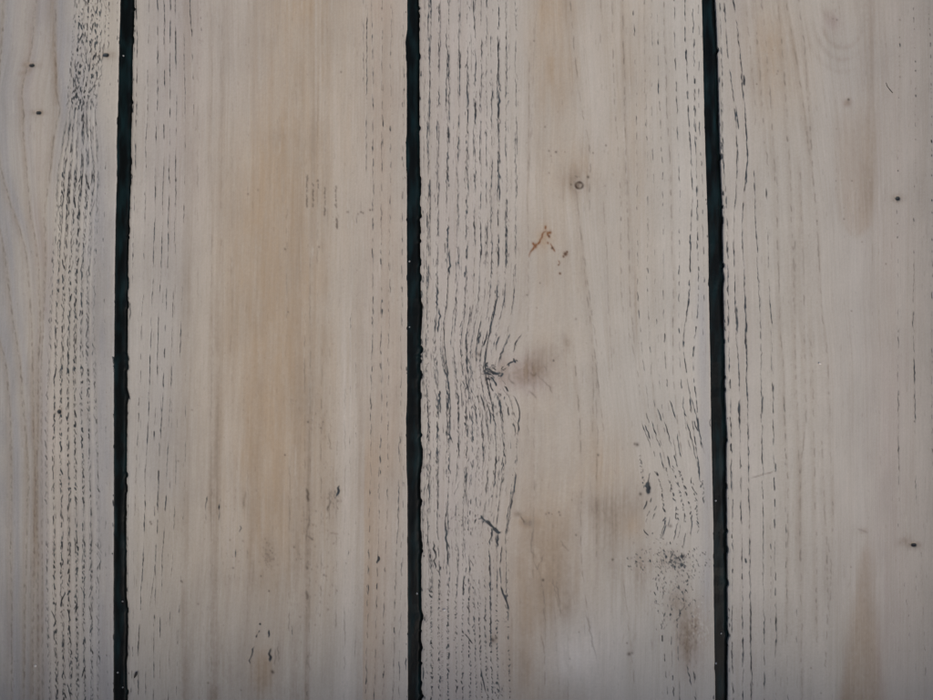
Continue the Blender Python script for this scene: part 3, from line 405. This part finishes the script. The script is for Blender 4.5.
# grain coordinate: bends with the rows, used by the shader's fine streaks
def flow(guides, edges):
    g = sorted([curve(p) for p in guides], key=lambda c: c.mean()); g = [edges[0]] + g + [edges[1]]
    base = np.array([c[170] for c in g]); base = np.maximum.accumulate(base + np.arange(len(base)) * .01)
    return g, base
BOARD_EDGE = [(-58 + VS * 0., SEAM[0][0]), (SEAM[0][1], SEAM[1][0]), (SEAM[1][1], SEAM[2][0]), (SEAM[2][1], 1022 + VS * 0.)]
FLOW = [flow([G1[0], rows1[0], rows1[7]], BOARD_EDGE[0]), flow([L2[3][0], R2[3][0]], BOARD_EDGE[1]),
        flow([g3(448.5), g3(467.5), g3(486), g3(506.5), [(v, x + 3) for v, x in g3(525)], [(0, 570), (110, 580), (190, 577), (345, 593), (430, 603), (500, 600), (700, 600)], RR[4][0] + [(600, 668), (700, 666)]], BOARD_EDGE[2]),
        flow([L4[3][0] + [(0, 744)], F4[4] + [(700, 833)], [(0, 913), (700, 915)]], BOARD_EDGE[3])]

# ------------------------------------------------------------------ materials
def nd(nt, t, **kw):
    n = nt.nodes.new(t)
    for k, v in kw.items(): setattr(n, k, v)
    return n
def wood_material():
    m = bpy.data.materials.new('limed_oak'); m.use_nodes = True; nt = m.node_tree; N = nt.nodes; Lk = nt.links
    b = N['Principled BSDF']
    def attr(name): a = nd(nt, 'ShaderNodeAttribute'); a.attribute_name = name; return a.outputs['Fac']
    def math_(op, a, b_=None, c=None, clamp=False):
        n = nd(nt, 'ShaderNodeMath', operation=op, use_clamp=clamp)
        for i, x in enumerate((a, b_, c)):
            if x is None: continue
            if isinstance(x, (int, float)): n.inputs[i].default_value = x
            else: Lk.new(x, n.inputs[i])
        return n.outputs[0]
    def mix(f, a, b_, blend='MIX'):
        n = nd(nt, 'ShaderNodeMix', data_type='RGBA', blend_type=blend, clamp_factor=True)
        for i, x in ((0, f), (6, a), (7, b_)):
            if isinstance(x, (int, float)): n.inputs[i].default_value = x
            elif isinstance(x, tuple): n.inputs[i].default_value = (*x, 1)
            else: Lk.new(x, n.inputs[i])
        return n.outputs[2]
    def noise(sx, sy, detail=3, off=0., rough=.55):
        c = nd(nt, 'ShaderNodeCombineXYZ'); gx = math_('MULTIPLY', attr('grain'), sx); ay = math_('MULTIPLY', attr('along'), sy); Lk.new(math_('MULTIPLY_ADD', gx, .74, off * 1.37 + .21), c.inputs[0]); Lk.new(math_('MULTIPLY_ADD', gx, .48, ay), c.inputs[1]); Lk.new(math_('MULTIPLY_ADD', ay, .55, math_('MULTIPLY_ADD', gx, -.47, off * .73)), c.inputs[2])
        n = nd(nt, 'ShaderNodeTexNoise'); n.inputs['Scale'].default_value = 1; n.inputs['Detail'].default_value = detail; n.inputs['Roughness'].default_value = rough
        Lk.new(c.outputs[0], n.inputs['Vector']); return n.outputs['Fac']
    def rng_(x, a, b_, c, d):
        n = nd(nt, 'ShaderNodeMapRange'); Lk.new(x, n.inputs[0])
        for i, q in enumerate((a, b_, c, d)): n.inputs[i + 1].default_value = q
        return n.outputs[0]
    col = mix(attr('tan'), WASH, TAN)
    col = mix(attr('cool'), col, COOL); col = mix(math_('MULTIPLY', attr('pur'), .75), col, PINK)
    col = mix(attr('brn'), col, BROWN); col = mix(math_('MULTIPLY', attr('wht'), .6), col, WHITE)
    # streaks of growth rings and of the rubbed-in white, soft blotches, fine fibre
    s1 = rng_(noise(.085, .0035, 3, 1.), .3, .7, 0, 1); col = mix(math_('MULTIPLY', s1, .26), col, (.80, .76, .72), 'MULTIPLY')
    s2 = rng_(noise(.30, .006, 3, 5.), .44, .66, 0, 1); col = mix(math_('MULTIPLY', s2, .18), col, (.74, .68, .60), 'MULTIPLY')
    s3 = rng_(noise(.22, .006, 3, 9.), .5, .75, 0, 1); col = mix(math_('MULTIPLY', s3, .13), col, WHITE)
    s4 = rng_(noise(.62, .03, 3, 3.), .3, .75, .955, 1.04)
    s5 = rng_(noise(.022, .012, 4, 13.), .3, .7, .93, 1.06)
    s6 = rng_(noise(.6, .4, 5, 21., .75), .3, .7, .925, 1.06)
    f = math_('MULTIPLY', math_('MULTIPLY', s4, s5), s6)
    h = nd(nt, 'ShaderNodeVectorMath', operation='SCALE'); Lk.new(col, h.inputs[0]); Lk.new(f, h.inputs['Scale']); col = h.outputs[0]
    rust = mix(noise(.9, .9, 2, 30.), (.27, .115, .035), (.10, .04, .016)); col = mix(attr('rust'), col, rust)
    pb = attr('poreb'); col = mix(math_('MULTIPLY', pb, .95), col, (.055, .037, .025))
    pc = mix(rng_(noise(.12, .05, 2, 40.), .4, .65, 0, 1), (.021, .023, .024), (.036, .050, .057))
    pp = nd(nt, 'ShaderNodeMapRange'); pp.interpolation_type = 'SMOOTHSTEP'; Lk.new(attr('pore'), pp.inputs[0]); pp.inputs[1].default_value = .07; pp.inputs[2].default_value = .68
    col = mix(pp.outputs[0], col, pc); Lk.new(col, b.inputs['Base Color'])
    r = math_('ADD', rng_(noise(.1, .02, 3, 50.), .3, .7, .50, .64), math_('MULTIPLY', pb, .1)); Lk.new(r, b.inputs['Roughness'])
    b.inputs['Specular IOR Level'].default_value = .32
    bp = nd(nt, 'ShaderNodeBump'); bp.inputs['Strength'].default_value = .3; bp.inputs['Distance'].default_value = .00008
    hh = math_('ADD', noise(.55, .03, 3, 60.), math_('MULTIPLY', noise(.9, .8, 3, 70.), .35)); Lk.new(hh, bp.inputs['Height']); Lk.new(bp.outputs[0], b.inputs['Normal'])
    return m
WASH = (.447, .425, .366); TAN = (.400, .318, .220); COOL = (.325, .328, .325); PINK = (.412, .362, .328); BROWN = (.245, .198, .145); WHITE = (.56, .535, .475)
WOOD = wood_material()
def simple(name, col, rough=.6, nz=None, spec=.5, bump=0, nscale=900, sx=1.0):
    m = bpy.data.materials.new(name); m.use_nodes = True; nt = m.node_tree; b = nt.nodes['Principled BSDF']
    b.inputs['Base Color'].default_value = (*col, 1); b.inputs['Roughness'].default_value = rough; b.inputs['Specular IOR Level'].default_value = spec
    tc = nd(nt, 'ShaderNodeTexCoord'); mp = nd(nt, 'ShaderNodeMapping'); mp.inputs['Scale'].default_value = (1, sx, 1); nt.links.new(tc.outputs['Object'], mp.inputs[0])
    n = nd(nt, 'ShaderNodeTexNoise'); n.inputs['Scale'].default_value = nscale; n.inputs['Detail'].default_value = 4; nt.links.new(mp.outputs[0], n.inputs['Vector'])
    if nz:
        r = nd(nt, 'ShaderNodeValToRGB'); r.color_ramp.elements[0].color = (*col, 1); r.color_ramp.elements[1].color = (*nz, 1); r.color_ramp.elements[0].position = .45; r.color_ramp.elements[1].position = .72
        nt.links.new(n.outputs['Fac'], r.inputs[0]); nt.links.new(r.outputs[0], b.inputs['Base Color'])
    if bump:
        bp = nd(nt, 'ShaderNodeBump'); bp.inputs['Strength'].default_value = bump; bp.inputs['Distance'].default_value = .0003; nt.links.new(n.outputs['Fac'], bp.inputs['Height']); nt.links.new(bp.outputs[0], b.inputs['Normal'])
    return m
CAULK = simple('black_caulk', (.0028, .0042, .0042), .42, (.006, .017, .019), .10, .4, 260, .22)
BASE = simple('subfloor', (.06, .055, .05), .9, (.09, .08, .07), .3, .3, 40)
CHIP = simple('pale_chip', (.62, .60, .56), .6, (.5, .47, .42), .4, .2, 3000)
DUST = simple('pale_dust', (.22, .23, .23), .7, (.32, .32, .31), .3, .2, 3000)
BARK = simple('dark_splinter', (.02, .018, .016), .6, (.05, .04, .03), .4, .2, 3000)

# ------------------------------------------------------------------ mesh building
def mesh_from(name, verts, quads, mat, attrs=None, parent=None, origin=(0, 0, 0)):
    verts = np.asarray(verts, np.float64) - np.array(origin if parent is None else PORG[parent.name]); me = bpy.data.meshes.new(name)
    me.vertices.add(len(verts)); me.vertices.foreach_set('co', verts.astype(np.float32).ravel())
    q = np.asarray(quads, np.int32); me.loops.add(q.size); me.loops.foreach_set('vertex_index', q.ravel())
    me.polygons.add(len(q)); me.polygons.foreach_set('loop_start', np.arange(0, q.size, 4, dtype=np.int32)); me.polygons.foreach_set('use_smooth', np.ones(len(q), bool))
    me.update(calc_edges=True); me.materials.append(mat)
    for k, v in (attrs or {}).items():
        a = me.attributes.new(k, 'FLOAT', 'POINT'); a.data.foreach_set('value', np.asarray(v, np.float32))
    o = bpy.data.objects.new(name, me); COL.objects.link(o)
    if parent: o.parent = parent
    else: o.location = origin; PORG[o.name] = origin
    return o
PORG = {}
def sample(ch, u, v):
    x = ((u - U0) * SS - .5).clip(0, NX - 1.001); y = (v - V0) * SS - .5
    y = np.where(y < 0, -y, y); y = np.where(y > NY - 1.001, 2 * (NY - 1.001) - y, y).clip(0, NY - 1.001)
    xi = x.astype(int); yi = y.astype(int); fx = x - xi; fy = y - yi; a = CH[ch]
    return (a[yi, xi] * (1 - fx) + a[yi, xi + 1] * fx) * (1 - fy) + (a[yi + 1, xi] * (1 - fx) + a[yi + 1, xi + 1] * fx) * fy
ROWV = np.r_[np.arange(-520, -120, 10.), np.arange(-120, -30, 1.5), np.arange(-30, 730, 1.0), np.arange(730, 861, 1.5)]
THICK = .020
KNOTS = {0: [(31.5, 65.3, 5, 3.4, None), (38.5, 112.8, 4.5, 3, None), (105.5, 54.8, 5, 3.2, None)], 1: [],
         2: [(579.2, 185, 8, 7.5, 'small round pin knot with a dark ring and pale core'), (494, 371, 15, 11, 'torn dark knot where the grain rows break'), (491, 525, 13, 11, 'small knot with a slanting black split'), (648.3, 486, 4.2, 11, 'narrow black slit knot'), (676, 561, 19, 14, 'pitted knot of scattered black pores'), (637, 444.5, 4.2, 4, None)],
         3: [(914, 545, 6.5, 4, 'tiny knot hole with a black centre'), (898, 198.8, 5, 4, None), (848, 102, 5.5, 5, None), (835, 20.5, 7, 6, 'faint pinkish knot')]}
LBL = ['cool grey leftmost plank with a dense band of short squiggly black pores', 'tan plank with a smooth honey coloured middle between the left and middle black seams',
       'pinkish white plank with torn knots and orange rust marks between the middle and right seams', 'pale plank at far right with faint arched grain and a tiny black knot hole']
PARTN = {0: [], 1: [(218, 508, 6, 17, 'mark', 'pair of short black streaks in the tan wood'), (333, 499, 9, 17, 'mark', 'dark brown flecked patch'), (270, 655, 12, 22, 'mark', 'black and brown streaks low on the plank'), (314, 199, 12, 18, 'mark', 'faint brown comb of short lines')],
         2: [(545, 242, 18, 21, 'rust_mark', 'orange brown rust marks in an inverted V')], 3: []}
for i_, L_ in PARTN.items(): KNOTS[i_] = [k + ('knot',) for k in KNOTS[i_]] + [(a, b, c, d, lb, nm) for a, b, c, d, nm, lb in L_]
def board(i):
    el, er = BOARD_EDGE[i]; L = np.interp(ROWV, VS, el); R = np.interp(ROWV, VS, er)
    a, b = (el.mean(), er.mean())
    lo, hi = max(a, -40), min(b, 973); n = int((hi - lo) / .6)
    t = (np.linspace(lo, hi, n) - a) / (b - a)
    if a < lo: t = np.r_[np.linspace(0, t[0], 30)[:-1], t]
    else: t = np.r_[0, .0009, .0018, .0030, t[t > .0042]]
    if b > hi: t = np.r_[t, np.linspace(t[-1], 1, 16)[1:]]
    else: t = np.r_[t[t < 1 - .0042], 1 - .0030, 1 - .0018, 1 - .0009, 1]
    U = L[:, None] + (R - L)[:, None] * t[None]; V = np.broadcast_to(ROWV[:, None], U.shape)
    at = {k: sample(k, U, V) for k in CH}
    g, base = FLOW[i]; G = np.empty_like(U); stack = np.array([np.interp(ROWV, VS, c) for c in g])
    for r in range(len(ROWV)):
        s = np.maximum.accumulate(stack[:, r] + np.arange(len(g)) * 1e-3); G[r] = np.interp(U[r], s, base)
    G = G + i * 311.
    dL = U - L[:, None]; dR = R[:, None] - U
    rd = 1.1 if i else 1.1
    z = -.00035 * (np.exp(-(dL / 1.0) ** 2) if i else 0) - .00016 * (np.exp(-(dR / .8) ** 2) if i < 3 else 0)
    z = z - .00022 * at['pore'].clip(0, 1.1) - .00008 * at['poreb'] + .00003 * at['wht']
    zz = sample('tan', U, V) * 0
    for (u_, v_, a_, b_, r_, d_) in HOLES: zz = zz - .0008 * d_ * np.exp(-(((U - u_) / a_) ** 2 + ((V - v_) / b_) ** 2) * 1.4)
    z = z + zz
    z = z - .0004 * np.exp(-(((U - 648.3) / 1.8) ** 2 + ((V - 487) / 6) ** 2)) - .0003 * np.exp(-(((U - 495) / 6) ** 2 + ((V - 372) / 3) ** 2))
    # slow cup of the plank
    z = z - .0004 * ((t - .5) * 2)[None] ** 2 * (t[None] > -1)
    nr, nc = U.shape
    X = (U - 466.5) * S; Y = (350 - V) * S
    verts = np.c_[X.ravel(), Y.ravel(), z.ravel()]
    idx = np.arange(nr * nc).reshape(nr, nc)
    q = np.stack([idx[:-1, :-1], idx[1:, :-1], idx[1:, 1:], idx[:-1, 1:]], -1).reshape(-1, 4)
    attrs = {k: at[k].ravel() for k in at}; attrs['grain'] = G.ravel(); attrs['along'] = V.ravel()
    cu = (U[:-1, :-1] + U[1:, 1:]).ravel() / 2; cv = (V[:-1, :-1] + V[1:, 1:]).ravel() / 2
    owner = np.full(len(q), -1)
    for ki, (u_, v_, a_, b_, lb, nm) in enumerate(KNOTS[i]):
        ang = np.arctan2(cv - v_, cu - u_); rr = 1 + .10 * np.sin(3 * ang + ki) + .06 * np.sin(7 * ang + 2 * ki)
        owner[(((cu - u_) / a_) ** 2 + ((cv - v_) / b_) ** 2) < rr ** 2] = ki
    def sub(mask):
        qq = q[mask]; us, inv = np.unique(qq.ravel(), return_inverse=True); return us, inv.reshape(-1, 4)
    us, qm = sub(owner < 0)
    remap = np.full(nr * nc, -1); remap[us] = np.arange(len(us))
    V_ = verts[us]; A_ = {k: v[us] for k, v in attrs.items()}
    # sides and underside
    ring = np.r_[idx[0, :], idx[1:, -1], idx[-1, -2::-1], idx[-2:0:-1, 0]]
    low = verts[ring].copy(); low[:, 2] = -THICK; mid = verts[ring].copy(); n0 = len(V_)
    top2 = verts[ring].copy(); nrg = len(ring)
    V_ = np.r_[V_, top2, low]; j = np.arange(nrg); jn = (j + 1) % nrg
    side = np.c_[n0 + j, n0 + jn, n0 + nrg + jn, n0 + nrg + j][:, ::1]
    cidx = [0, nc - 1, nc + nr - 2, 2 * nc + nr - 3]
    bot = np.array([[n0 + nrg + c for c in cidx]])
    for k in A_: A_[k] = np.r_[A_[k], np.tile(attrs[k][ring] * (0 if k not in ('grain', 'along') else 1), 2)]
    org = (float((L.mean() + R.mean()) / 2 - 466.5) * S, 0., -THICK)
    o = bpy.data.objects.new('wood_plank', None); COL.objects.link(o); o.location = org; o.empty_display_size = .05; PORG[o.name] = org
    mesh_from('board', V_, np.r_[qm, side, bot], WOOD, A_, parent=o)
    tag(o, LBL[i], 'plank', 'limed wood planks laid side by side')
    for ki, (u_, v_, a_, b_, lb, nm) in enumerate(KNOTS[i]):
        us, qk = sub(owner == ki)
        k_ = mesh_from(nm, verts[us], qk, WOOD, {k: v[us] for k, v in attrs.items()}, parent=o)
        if lb: k_['label'] = lb
    return o
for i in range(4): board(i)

# ------------------------------------------------------------------ caulk seams
SL = ['black caulk seam at left, beside the squiggly pored grey plank', 'black caulk seam in the middle, between the tan plank and the knotty plank', 'black caulk seam at right with a long blue sheen near its top']
def seam(i):
    el, er = SEAM[i]; rv = np.r_[np.arange(-520, -120, 10.), np.arange(-120, 860, 1.0)]
    L = np.interp(rv, VS, el) - .5; R = np.interp(rv, VS, er) + .6; t = np.linspace(0, 1, 25)
    r = np.random.default_rng(40 + i)
    def nz(step, amp): k = np.arange(-530, 1250, step); return np.interp(rv, k, r.normal(0, amp, len(k)))
    U = L[:, None] + (R - L)[:, None] * t[None]; V = np.broadcast_to(rv[:, None], U.shape)
    px = S
    base = -2.3 + nz(45, .35)[:, None] + nz(9, .16)[:, None]
    cen = (.52 + nz(60, .04))[:, None]; hgt = (.25 + nz(70, .25) + (1.0 * np.exp(-((rv - 70) / 90) ** 2) if i == 2 else 0) + (.5 * np.exp(-((rv - 60) / 80) ** 2) if i == 1 else 0))[:, None].clip(.0)
    prof = base + hgt * np.exp(-((t[None] - cen) / .17) ** 2) + .8 * np.exp(-(t[None] / .06) ** 2) - 2.6 / (1 + np.exp(-(t[None] - .80 - nz(20, .02)[:, None]) / .035))
    prof = prof + r.normal(0, .05, U.shape) + .14 * vnoise(U.shape, 14, 6, 60 + i)
    z = prof * px
    verts = np.c_[((U - 466.5) * S).ravel(), ((350 - V) * S).ravel(), z.ravel()]
    nr, nc = U.shape; idx = np.arange(nr * nc).reshape(nr, nc)
    q = np.stack([idx[:-1, :-1], idx[1:, :-1], idx[1:, 1:], idx[:-1, 1:]], -1).reshape(-1, 4)
    ring = np.r_[idx[0, :], idx[1:, -1], idx[-1, -2::-1], idx[-2:0:-1, 0]]; nrg = len(ring)
    low = verts[ring].copy(); low[:, 2] = -.012; n0 = len(verts); j = np.arange(nrg); jn = (j + 1) % nrg
    side = np.c_[ring[j], ring[jn], n0 + jn, n0 + j]; bot = np.array([[n0 + c for c in (0, nc - 1, nc + nr - 2, 2 * nc + nr - 3)]])
    o = mesh_from('caulk_seam', np.r_[verts, low], np.r_[q, side, bot], CAULK, origin=(float(U.mean() - 466.5) * S, 0, -.012))
    tag(o, SL[i], 'seam', 'black caulk seams between the planks')
    return lambda u, v: float(np.interp(v, rv, [1] * len(rv))) and float(z[int(np.argmin(abs(rv - v))), int(np.argmin(abs(U[int(np.argmin(abs(rv - v)))] - u)))])
ZS = [seam(i) for i in range(3)]

# ------------------------------------------------------------------ small loose bits
import bmesh
def crumb(name, u, v, z, rx, ry, rz, rot, mat, label, cat, group=None, seed=0):
    bm = bmesh.new(); bmesh.ops.create_icosphere(bm, subdivisions=2, radius=1); r = random.Random(seed)
    for w in bm.verts:
        k = 1 + r.uniform(-.22, .22); w.co = Vector((w.co.x * rx * S * k, w.co.y * ry * S * k, (w.co.z * rz * k + rz * .7) * S))
    me = bpy.data.meshes.new(name); bm.to_mesh(me); bm.free(); me.materials.append(mat)
    o = bpy.data.objects.new(name, me); COL.objects.link(o); o.location = W(u, v, z); o.rotation_euler = (0, 0, math.radians(rot)); tag(o, label, cat, group); return o
crumb('wood_chip', 35.3, 665.6, .00001, 1.3, 1.5, .7, 20, CHIP, 'tiny white chip lying near the bottom of the leftmost grey plank', 'chip', seed=1)
crumb('wood_chip', 819.6, 363.6, .00001, 1.7, .8, .6, -25, CHIP, 'tiny white chip lying on the bare middle of the far right plank', 'chip', seed=2)
crumb('wood_chip', 444.5, 610, .00001, 1.5, 1.0, .6, 0, CHIP, 'tiny white chip on black grain rows of the knotty plank, right of the middle seam', 'chip', seed=3)
crumb('splinter', 136, 674.3, .00001, 1.1, 3.6, .7, -24, BARK, 'short black splinter lying on the tan plank beside the left seam', 'splinter', seed=4)
def fibre():
    pts = [(886, 83), (887, 86), (889.5, 89.5), (892.5, 93)]; cu = bpy.data.curves.new('fibre', 'CURVE'); cu.dimensions = '3D'; cu.bevel_depth = .34 * S; cu.bevel_resolution = 2
    sp = cu.splines.new('POLY'); sp.points.add(len(pts) - 1)
    for p, (u, v) in zip(sp.points, pts): p.co = (*W(u, v, .25 * S), 1); p.radius = .6 + .5 * (v - 83) / 10
    t = bpy.data.objects.new('tmp', cu); COL.objects.link(t); dg = bpy.context.evaluated_depsgraph_get(); me = bpy.data.meshes.new_from_object(t.evaluated_get(dg)); bpy.data.objects.remove(t)
    me.name = 'fibre'; me.materials.clear(); me.materials.append(BARK); o = bpy.data.objects.new('fibre', me); COL.objects.link(o); tag(o, 'thin curved brown fibre lying on the upper part of the far right plank', 'fibre')
fibre()
for k, (si, u, v, r, lb) in enumerate(((0, 122.4, 55, .75, 'pale dust speck stuck near the top of the left black seam'), (0, 121.7, 602, .75, 'upper of three pale dust specks low on the left black seam'), (0, 117, 673, .85, 'middle one of three pale dust specks low on the left black seam'), (0, 122, 688, .7, 'lowest pale dust speck on the left black seam'),
        (1, 409.3, 261, .8, 'pale dust speck at the left side of the middle black seam, a third down'), (1, 409.3, 327, .7, 'pale dust speck at the left side of the middle black seam, about halfway down'), (1, 417, 594, .85, 'pale dust speck low on the middle black seam'),
        (2, 716.3, 501, .85, 'pale dust speck just below the middle of the right black seam'), (2, 721.6, 634, .8, 'pale dust speck in the middle of the right black seam, above its lowest speck'), (2, 716.6, 664, .95, 'lowest pale dust speck on the right black seam'))):
    crumb('dust_speck', u, v, ZS[si](u, v), r * 1.0, r * 1.1, r * .6, k * 37, DUST, lb, 'dust speck', 'pale dust specks on the black seams', seed=20 + k)

# ------------------------------------------------------------------ low dark blocks, added outside the frame to shade the planks towards its edges
def shade_box(name, x0, x1, y0, y1, z0, z1, mat):
    me = bpy.data.meshes.new(name); me.from_pydata([(x, y, z) for z in (z0, z1) for x, y in ((x0, y0), (x1, y0), (x1, y1), (x0, y1))], [], [(3, 2, 1, 0), (4, 5, 6, 7), (0, 1, 5, 4), (1, 2, 6, 5), (2, 3, 7, 6), (3, 0, 4, 7)])
    me.materials.append(mat); o = bpy.data.objects.new(name, me); COL.objects.link(o); tag(o, kind='structure')
SHADE_DARK = simple('dark_shade_block', (.07, .07, .07), .9, (.10, .10, .095), .3, .5, 60)
WY = W(0, 861)[1]
shade_box('shade_block', -.60, .60, WY - .10, WY, -.0202, .13, SHADE_DARK)
shade_box('shade_block', W(-60, 0)[0] - .10, W(-60, 0)[0], WY + .002, .45, -.0202, .25, SHADE_DARK)
shade_box('shade_block', W(1024, 0)[0], W(1024, 0)[0] + .10, WY + .002, .45, -.0202, .07, SHADE_DARK)

# ------------------------------------------------------------------ ground under the planks
me = bpy.data.meshes.new('ground'); me.from_pydata([(-60, -60, -.0204), (60, -60, -.0204), (60, 60, -.0204), (-60, 60, -.0204)], [], [(0, 1, 2, 3)]); me.materials.append(BASE)
g = bpy.data.objects.new('ground', me); COL.objects.link(g); tag(g, kind='structure')
